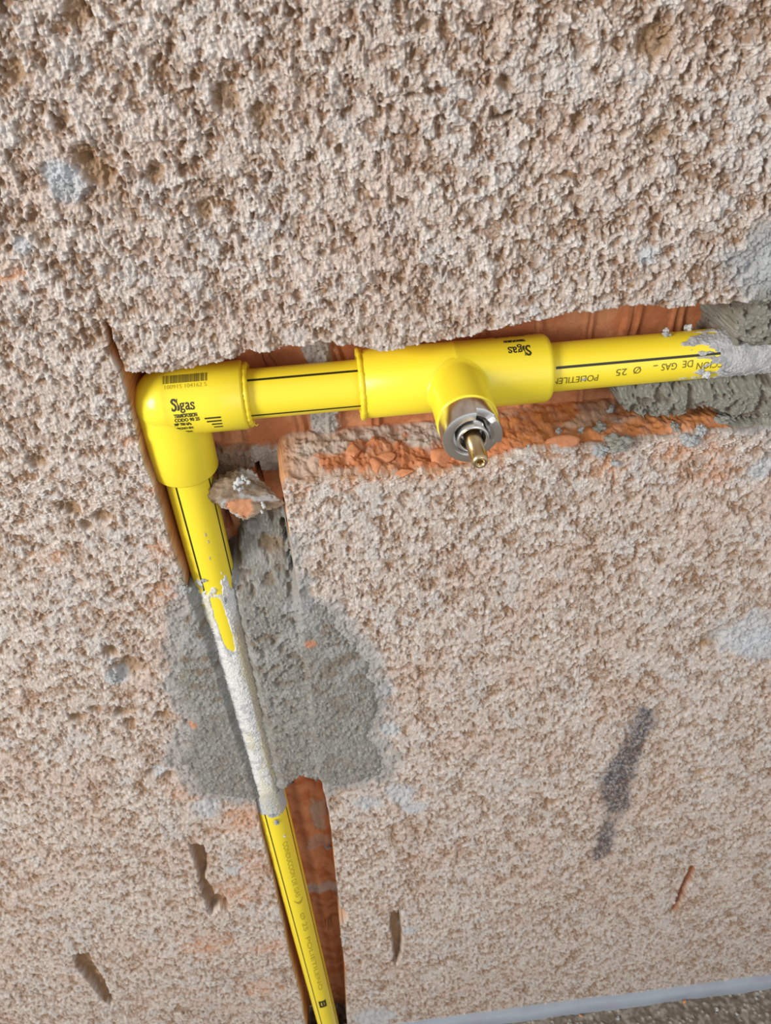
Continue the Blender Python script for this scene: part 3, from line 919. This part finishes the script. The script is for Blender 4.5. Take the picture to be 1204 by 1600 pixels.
# branch with a fillet where it leaves the body
BR = 0.0146
brn = bmesh.new()
seg = 96
fil = 0.0035
rows = []
for i in range(15):
    row = []
    for k in range(seg):
        th = 2 * math.pi * k / seg
        if i < 9:
            ph = (math.pi / 2) * i / 8
            r = BR + fil * (1 - math.sin(ph)) * (0.6 + 0.4 * abs(math.cos(th)))
            dz = r * math.sin(th)
            base = math.sqrt(max(TR ** 2 - min(abs(dz), TR * .985) ** 2, 0)) - 0.0006
            Lx = base + fil * (1 - math.cos(ph))
        else:
            r = BR
            base = math.sqrt(TR ** 2 - min(abs(BR * math.sin(th)), TR * .985) ** 2) - .0006 + fil
            Lx = base + (0.0402 - base) * (i - 8) / 6
        row.append(bm.verts.new((XT + r * math.cos(th), AX - Lx, ZH + r * math.sin(th))))
    rows.append(row)
for A, B in zip(rows[:-1], rows[1:]):
    for k in range(seg): bm.faces.new((A[k], B[k], B[(k + 1) % seg], A[(k + 1) % seg]))
brn.free()
cb = Cyl((XT, AX, ZH), (0, -1, 0), (0, 0, 1), BR)
cb.e0 = np.array([1.0, 0, 0])
lathe(bm, cb, [(0.0402, BR), (0.0408, BR - .0006), (0.0410, BR - .0016), (0.0410, 0.009)], seg)
tee = bm_obj('tee_fitting', bm, M_YELLOW_FIT, pipe_root)
bead(cyl_t, a_ + .0012, TR - .0006, .0015, tee)
bead(cyl_t, b_ + .0001, TR - .0038, .0007, tee)
# printing on the back end of the tee, upside down
s0, a0 = cyl_t.hit(821, 526.5); s1, _ = cyl_t.hit(787, 529)
k = (s0 - s1) / 2.8
bm_obj('printed_logo', wrap(logo_bm(k), cyl_t, s0, cyl_t.hit(805, 542)[1] - .0000, -1, -1), M_INK, tee, False)
tot = bmesh.new()
for body, u0, u1, vv_, sz in (('TERMOFUSION', 820, 785, 531.5, .0025), ('TE 25 x 1/2 x 25', 819, 770, 524, .0026)):
    b = text_bm(body, sz, 1, .00020)
    x0, x1 = width_of(b)
    s0, a0 = cyl_t.hit(u0, vv_); s1, _ = cyl_t.hit(u1, vv_)
    kk = (s0 - s1) / (x1 - x0)
    for q in b.verts: q.co.x = (q.co.x - x0) * kk
    b = wrap(b, cyl_t, s0, a0 + .0008 / TR, -1, -1)
    mtmp = bpy.data.meshes.new('t'); b.to_mesh(mtmp); b.free(); tot.from_mesh(mtmp); bpy.data.meshes.remove(mtmp)
bm_obj('printed_lettering', tot, M_INK, tee, False)

# nickel collar: ring with a wrench slot across its face
CR = 0.0140
bm = bmesh.new()
seg = 160
fl, fs = 0.0538, 0.0500
RI = 0.0088
def slot(th):
    d = abs(((th - math.radians(62) + math.pi) % (2 * math.pi)) - math.pi)
    d2 = abs(((th - math.radians(-38) + math.pi) % (2 * math.pi)) - math.pi)
    return d < 0.38 or d2 < 0.36
profs = []
for k in range(seg):
    th = 2 * math.pi * (k + .5) / seg
    s = slot(th)
    f_ = fs if s else fl
    pr_ = [(0.0375, CR - .0004), (0.0402, CR), (f_ - .0009, CR), (f_ - .0002, CR - .0003), (f_, CR - .001), (f_, RI + .0012), (f_ - .0012, RI), (0.043, RI - .0004), (0.043, 0.0035)]
    profs.append([bm.verts.new(cb.p(t, th, r)) for t, r in pr_])
for k in range(seg):
    A, B = profs[k], profs[(k + 1) % seg]
    for j in range(len(A) - 1): bm.faces.new((A[j], B[j], B[j + 1], A[j + 1]))
col_o = bm_obj('metal_collar', bm, M_NICKEL, tee)
col_o['label'] = 'shiny nickel-plated threaded collar'
es = col_o.modifiers.new('edge', 'EDGE_SPLIT'); es.split_angle = math.radians(40)
# inner nickel lip
bm = bmesh.new()
lathe(bm, cb, [(0.044, 0.0074), (0.0545, 0.0074), (0.0552, 0.0070), (0.0552, 0.0062), (0.0545, 0.0058), (0.046, 0.0056)], 72)
bm_obj('inner_ring', bm, M_NICKEL, tee)
# brass nipple
bm = bmesh.new()
lathe(bm, cb, [(0.043, 0.0040), (0.0695, 0.0039), (0.0712, 0.0037), (0.0722, 0.0030), (0.0724, 0.0022), (0.0720, 0.0016), (0.0700, 0.0012), (0.066, 0.0011), (0.066, 0.0)], 48)
nip = bm_obj('brass_nipple', bm, M_BRASS, tee)
nip['label'] = 'slim brass nipple with a small bore'


# ------------------------------------------------------------------ loose mortar, brick pieces, pebbles
def ico(sub_):
    bm = bmesh.new(); bmesh.ops.create_icosphere(bm, subdivisions=sub_, radius=1.0)
    v = np.array([q.co[:] for q in bm.verts]); f = np.array([[q.index for q in fc_.verts] for fc_ in bm.faces]); bm.free()
    return v, f


ICO3, ICO4, ICO5 = ico(3), ico(4), ico(5)


def clump(name, loc, size, seed, tone, n=9, scale=(1, 1, 1), hi=False, parent=None, tilt=0.0, rot=0.0):
    """knobbly crumb: the union of many small grains seen from its middle"""
    rg = np.random.default_rng(seed)
    v, f = ICO4 if n < 13 else ICO5
    r = np.full(len(v), 0.45)
    for i in range(n):
        cdir = rg.normal(size=3); cdir /= np.linalg.norm(cdir); cc_ = cdir * rg.uniform(.35, .75); rad = rg.uniform(.22, .48) if n < 13 else rg.uniform(.14, .32)
        dd = v @ cc_; q = rad ** 2 - (cc_ @ cc_) + dd ** 2
        r = np.maximum(r, np.where(q > 0, dd + np.sqrt(np.maximum(q, 0)), 0))
    nn = fbm(v[:, 0] * 5 + seed, v[:, 1] * 5 + v[:, 2] * 3.7, seed, 3) - .5
    P = v * (r * (1 + nn * .35))[:, None] * np.array(scale)
    ca, sa = math.cos(rot), math.sin(rot)
    P = P @ np.array([[ca, 0, -sa], [0, 1, 0], [sa, 0, ca]]).T
    cl = np.empty((len(v), 3), dtype=np.float32); cl[...] = tone
    cl = cl * (1 + (nn * 0.7)[:, None])
    o = np_mesh(name, P * size, f, M_CRUMB, parent, cl)
    o.location = Vector(loc)
    return o


GREY = (0.36, 0.37, 0.37); DGREY = (0.26, 0.25, 0.22); PALE = (0.50, 0.51, 0.51)
big = [  # u, v, plane kind, size mm, tone, n, scale, label
    ((965, 692), 'ledge', 7.6, DGREY, 60, (1.25, 1.0, .75), 'largest knobbly grey mortar clump on the orange brick ledge under the mortar fill'),
    ((938, 704), 'ledge', 5.0, GREY, 40, (1.2, 1.0, .85), 'pale grey mortar clump at the lower left foot of the largest clump'),
    ((1076, 688), 'ledge', 5.2, GREY, 40, (1.1, 1, 1.0), 'pale grey mortar clump on the ledge edge, right of the largest clump'),
    ((1094, 673), 'ledge', 4.4, GREY, 30, (.9, 1, 1.1), 'grey mortar clump standing just above the pale clump near the right end of the ledge'),
    ((936, 669), 'ledge', 4.0, DGREY, 30, (1.2, 1, 1), 'grey mortar clump directly above the largest clump, close to the mortar fill'),
    ((1054, 670), 'ledge', 4.4, DGREY, 30, (1, 1, 1), 'dark grey mortar knob hanging off the lower edge of the mortar fill'),
    ((1130, 656), 'ledge', 5.0, DGREY, 40, (1.4, 1, .7), 'dark grey mortar clump at the far right end of the orange ledge'),
]
SURF_X, SURF_Z = X, Z


def surf(x, z):
    """depth of the wall surface at a point, from the nearest grid row and column"""
    i = int(np.argmin(np.abs(Z[:, 0] - z))); j = int(np.argmin(np.abs(X[i] - x)))
    return Y[i, j]


def on_wall(u, v):
    """march the sight line until it meets the wall's relief"""
    y = -0.004
    for _ in range(60):
        p = at(u, v, y)
        s = surf(p[0], p[2])
        if s <= y + 0.0004: break
        y += 0.0008
    return at(u, v, y)


def place(u, v, size, name, seed, tone, n, scale, label, cat, group=None, sink=0.25, rot=0.0):
    p = on_wall(u, v)
    to_cam = CAM - p; to_cam /= np.linalg.norm(to_cam)
    o = clump(name, p + to_cam * size * 0.001 * sink, size * 0.001, seed, tone, n, scale, rot=rot)
    return tag(o, label, cat, group)


for i, ((u, v), kd, sz, tone, n, scl, lab) in enumerate(big):
    place(u, v, sz, 'mortar_clump', 400 + i, tone, n, scl, lab, 'mortar clump', 'mortar clumps on the brick ledge')
small = [(873, 675, 2.3, 'small grey mortar crumb on the ledge, left of the two crumbs below the right pipe'),
         (907, 672, 2.3, 'small grey mortar crumb on the ledge, between the single crumb and the larger clumps'),
         (954, 640, 3.0, 'dark grey crumb below the right pipe at the left tip of the mortar fill'),
         (799, 692, 1.2, 'tiny pale grit speck on the orange ledge, first right of the brass nipple'),
         (826, 698, 1.5, 'tiny pale grit speck on the orange ledge, second right of the brass nipple'),
         (962, 725, 3.0, 'pale mortar crumb on the plaster just below the largest clump'),
         (1180, 1063, 2.0, None)]
for i, (u, v, sz, lab) in enumerate(small):
    if lab:
        place(u, v, sz, 'mortar_crumb', 430 + i, GREY, 10, (1, 1, 1), lab, 'crumb', 'small mortar crumbs under the pipe')
for i, (u, v, sz, lab) in enumerate([(290, 922, 4.2, 'grey mortar crumb caught on the left chase edge beside the vertical pipe'),
                                     (282, 905, 3.0, 'smaller greenish grey mortar crumb on the left chase edge, above its neighbour'),
                                     (452, 918, 4.0, 'grey mortar crumb on the right chase edge above the mortar patch'),
                                     (380, 968, 3.6, 'grey mortar crumb pressed against the right side of the vertical pipe'),
                                     (238, 1208, 0.1, None), (512, 1322, 4.0, 'blue grey mortar crumb on the right edge of the lower chase'),
                                     (537, 1465, 5.0, 'blue grey mortar crumb under the notch of the lower right chase edge'),
                                     (103, 290, 4.0, 'pale blue grey mortar blob stuck on plaster at the upper left'),
                                     (180, 1060, 4.5, 'pale grey mortar blob on the rim of the round hole at left'),
                                     (1182, 735, 4.0, 'pale grey mortar blob on plaster at the right edge below the fill')]):
    if lab:
        place(u, v, sz, 'mortar_crumb', 450 + i, GREY if i not in (1,) else (0.30, 0.28, 0.22), 14, (1, .8, 1), lab, 'crumb', None, 0.05)


# crumbs on the yellow pipe and tee
def on_cyl(cyl, u, v, size, seed, tone, label, n=9, scale=(1, 1, 1), lift=.55):
    s, a = cyl.hit(u, v)
    o = clump('mortar_crumb', cyl.p(s, a, cyl.r + size * .001 * lift), size * .001, seed, tone, n, scale)
    return tag(o, label, 'crumb')


on_cyl(cyl_h, 1041, 511, 1.9, 501, PALE, 'pale mortar crumb on top of the right pipe, left one of the upper two')
on_cyl(cyl_h, 1040, 526, 2.0, 502, GREY, 'grey mortar crumb on the right pipe just below another crumb', 9, (1.3, 1, .7))
on_cyl(cyl_h, 1075, 510, 2.7, 503, PALE, 'largest pale mortar crumb on top of the right pipe before the slurry', 12)
on_cyl(cyl_h, 1102, 583, 2.6, 504, PALE, 'pale mortar crumb at the lower edge of the slurry on the right pipe', 14, (1.4, 1, 1))
on_cyl(cyl_h, 1127, 580, 2.4, 505, GREY, 'grey mortar crumb low on the slurry coated right pipe end', 14, (1.3, 1, .8))
on_cyl(cyl_v, 352, 935, 1.8, 506, GREY, 'little mortar crumb on the slurry at the top of the vertical pipe smear', 12, (.8, 1, 1.6))
on_cyl(cyl_v, 317, 905, 1.5, 507, GREY, 'little grey crumb on the left stripe of the vertical pipe', 12, (1.5, 1, .8))
on_cyl(cyl_v, 433, 1282, 3.0, 508, GREY, 'grey crumb on the vertical pipe just below the mortar patch', 16, (1.2, .7, 1.3))
on_cyl(cyl_v, 424, 1272, 2.4, 509, GREY, 'smaller grey crumb on the vertical pipe, upper left of its larger neighbour', 12, (1.3, .7, .7))
on_cyl(cyl_v, 448, 1302, 1.5, 510, PALE, 'tiny pale crumb on the vertical pipe, lowest of three', 9)
on_cyl(cyl_t, 722, 579, 1.0, 511, (0.55, 0.50, 0.42), 'tiny pale speck in the corner of the tee branch', 5, (.8, 1, 1.3), .3)


# wedge of mortar and brick jammed beside the vertical pipe
def rubble(name, size, seed, tone, cuts=12, mat=None, hi=False, parent=None):
    rg = np.random.default_rng(seed)
    v, f = ICO5 if hi else ICO3
    P = v.copy() * 1.25
    for i in range(cuts):
        nrm = rg.normal(size=3); nrm /= np.linalg.norm(nrm); h = rg.uniform(.62, .95)
        d = P @ nrm - h
        P = P - np.clip(d, 0, None)[:, None] * nrm
    nn = fbm(v[:, 0] * 4 + seed, v[:, 1] * 4 + v[:, 2] * 3.1, seed, 4) - .5
    P = P * (1 + nn * .12)[:, None]
    return P * np.array(size), f, nn, v


P, f, nn, v0 = rubble('lump', (.0172, .010, .0118), 611, None, 10, hi=True)
fw, iw = worley(v0[:, 0] * 9 + 3, v0[:, 2] * 9 + v0[:, 1] * 6, 615)
P = P * (1 + 0.17 * np.clip(1 - (fw / .7) ** 2, 0, 1) * iw)[:, None]
cl = np.empty((len(P), 3), dtype=np.float32); cl[...] = (0.27, 0.20, 0.14)
cl = cmix(cl, (0.17, 0.115, 0.07), ss(0.5, 0.65, fbm(v0[:, 0] * 6, v0[:, 2] * 6 + v0[:, 1] * 4, 619, 3)) * 0.8)
cl = cmix(cl, (0.42, 0.41, 0.40), ss(0.48, 0.62, fbm(v0[:, 0] * 3 + 4, v0[:, 2] * 3 + v0[:, 1], 617, 3)) * 0.8)
# orange raw brick face towards the lower left, rimmed by cement
bx_, bz_ = (P[:, 0] + .0050) / .0088, (P[:, 2] + .0034) / .0062
facing = ss(-.1, .25, -v0[:, 1])
km = ss(1.0, 0.8, np.sqrt(bx_ ** 2 + bz_ ** 2) + nn * .5) * facing
cl = cmix(cl, (0.55, 0.26, 0.135), km)
cl = cmix(cl, (0.50, 0.48, 0.46), ss(-.55, -.9, v0[:, 2] + nn * .5) * .8)
P[:, 1] += 0.0012 * km
lump = np_mesh('brick_lump', P, f, M_CRUMB, None, cl)
lump.location = Vector(at(389, 776, 0.012)); lump.rotation_euler = (math.radians(-18), 0.10, 0.0)
tag(lump, 'lump of grey mortar with an orange brick face wedged beside the vertical pipe', 'rubble')
for i, (u, v, sz) in enumerate([(372, 752, 2.6), (381, 747, 2.2), (366, 760, 1.9), (388, 753, 1.6), (411, 789, 2.2), (407, 799, 1.8), (376, 763, 2.0)]):
    p = at(u, v, 0.004)
    o = clump('mortar_grain', p, sz * .001, 640 + i, PALE, 8, (1, 1, 1))
    o.parent = lump; o.matrix_parent_inverse = parent_world(lump).inverted()

for i, (u, v, sx_, sz_, rot, lab) in enumerate([(597, 715, .0062, .0030, .25, 'flat orange brick chip on the ledge left of the tee, upper of two'),
                                         (588, 731, .0028, .0050, .5, 'narrow upright orange brick chip on the ledge left of the tee'),
                                         (690, 716, .0075, .0045, -.2, 'flat orange brick chip on the ledge just left of the collar'),
                                         (632, 738, .0050, .0024, .1, 'small orange brick chip on the front of the ledge, below the tee'),
                                         (872, 692, .0095, .0042, .12, 'broad flat orange brick chip on the ledge below the right pipe'),
                                         (553, 708, .0040, .0045, -.5, 'orange brick chip on the ledge, leftmost of the chips')]):
    P, f, nn, v0 = rubble('chip', (sx_, .0024, sz_), 660 + i, None, 9)
    cl = np.empty((len(P), 3), dtype=np.float32); cl[...] = (0.56, 0.235, 0.115); cl *= (1 + nn * .4)[:, None]
    o = np_mesh('brick_chip', P, f, M_BRICK, None, cl, smooth=False)
    o.location = Vector(on_wall(u, v)); o.rotation_euler = (math.radians(-50), -rot, 0)
    tag(o, lab, 'brick chip', 'brick chips on the ledge')

# grit on the floor by the wall
fl_spots = [(1068, 1566, 3.6, (0.55, 0.24, 0.12), 'orange brick chip lying on the floor, the larger one'), (906, 1587, 3.0, (0.55, 0.24, 0.12), 'orange brick chip on the floor, left of the larger chip'),
            (1120, 1578, 3.2, PALE, 'white pebble on the floor near the wall, the larger pale one'), (1150, 1585, 2.6, PALE, 'small white pebble right of the larger pale pebble'),
            (965, 1592, 2.6, GREY, 'grey pebble at the lower edge, between the two orange chips'), (1040, 1590, 2.8, (0.2, 0.16, 0.12), 'brown pebble on the floor below the orange chip'),
            (1180, 1560, 2.6, GREY, 'grey pebble on the floor at the far right by the wall'), (850, 1590, 2.2, GREY, 'small grey pebble on the floor, leftmost of the grit')]
for i, (u, v, sz, tone, lab) in enumerate(fl_spots):
    p = at_z(u, v, 0.0)
    orange = tone[0] > tone[2] * 2
    o = clump('brick_chip' if orange else 'pebble', p + np.array([0, 0, sz * .0005]), sz * .001, 700 + i, tone, 5, (1.1, 1, .8))
    tag(o, lab, 'brick chip' if orange else 'pebble')
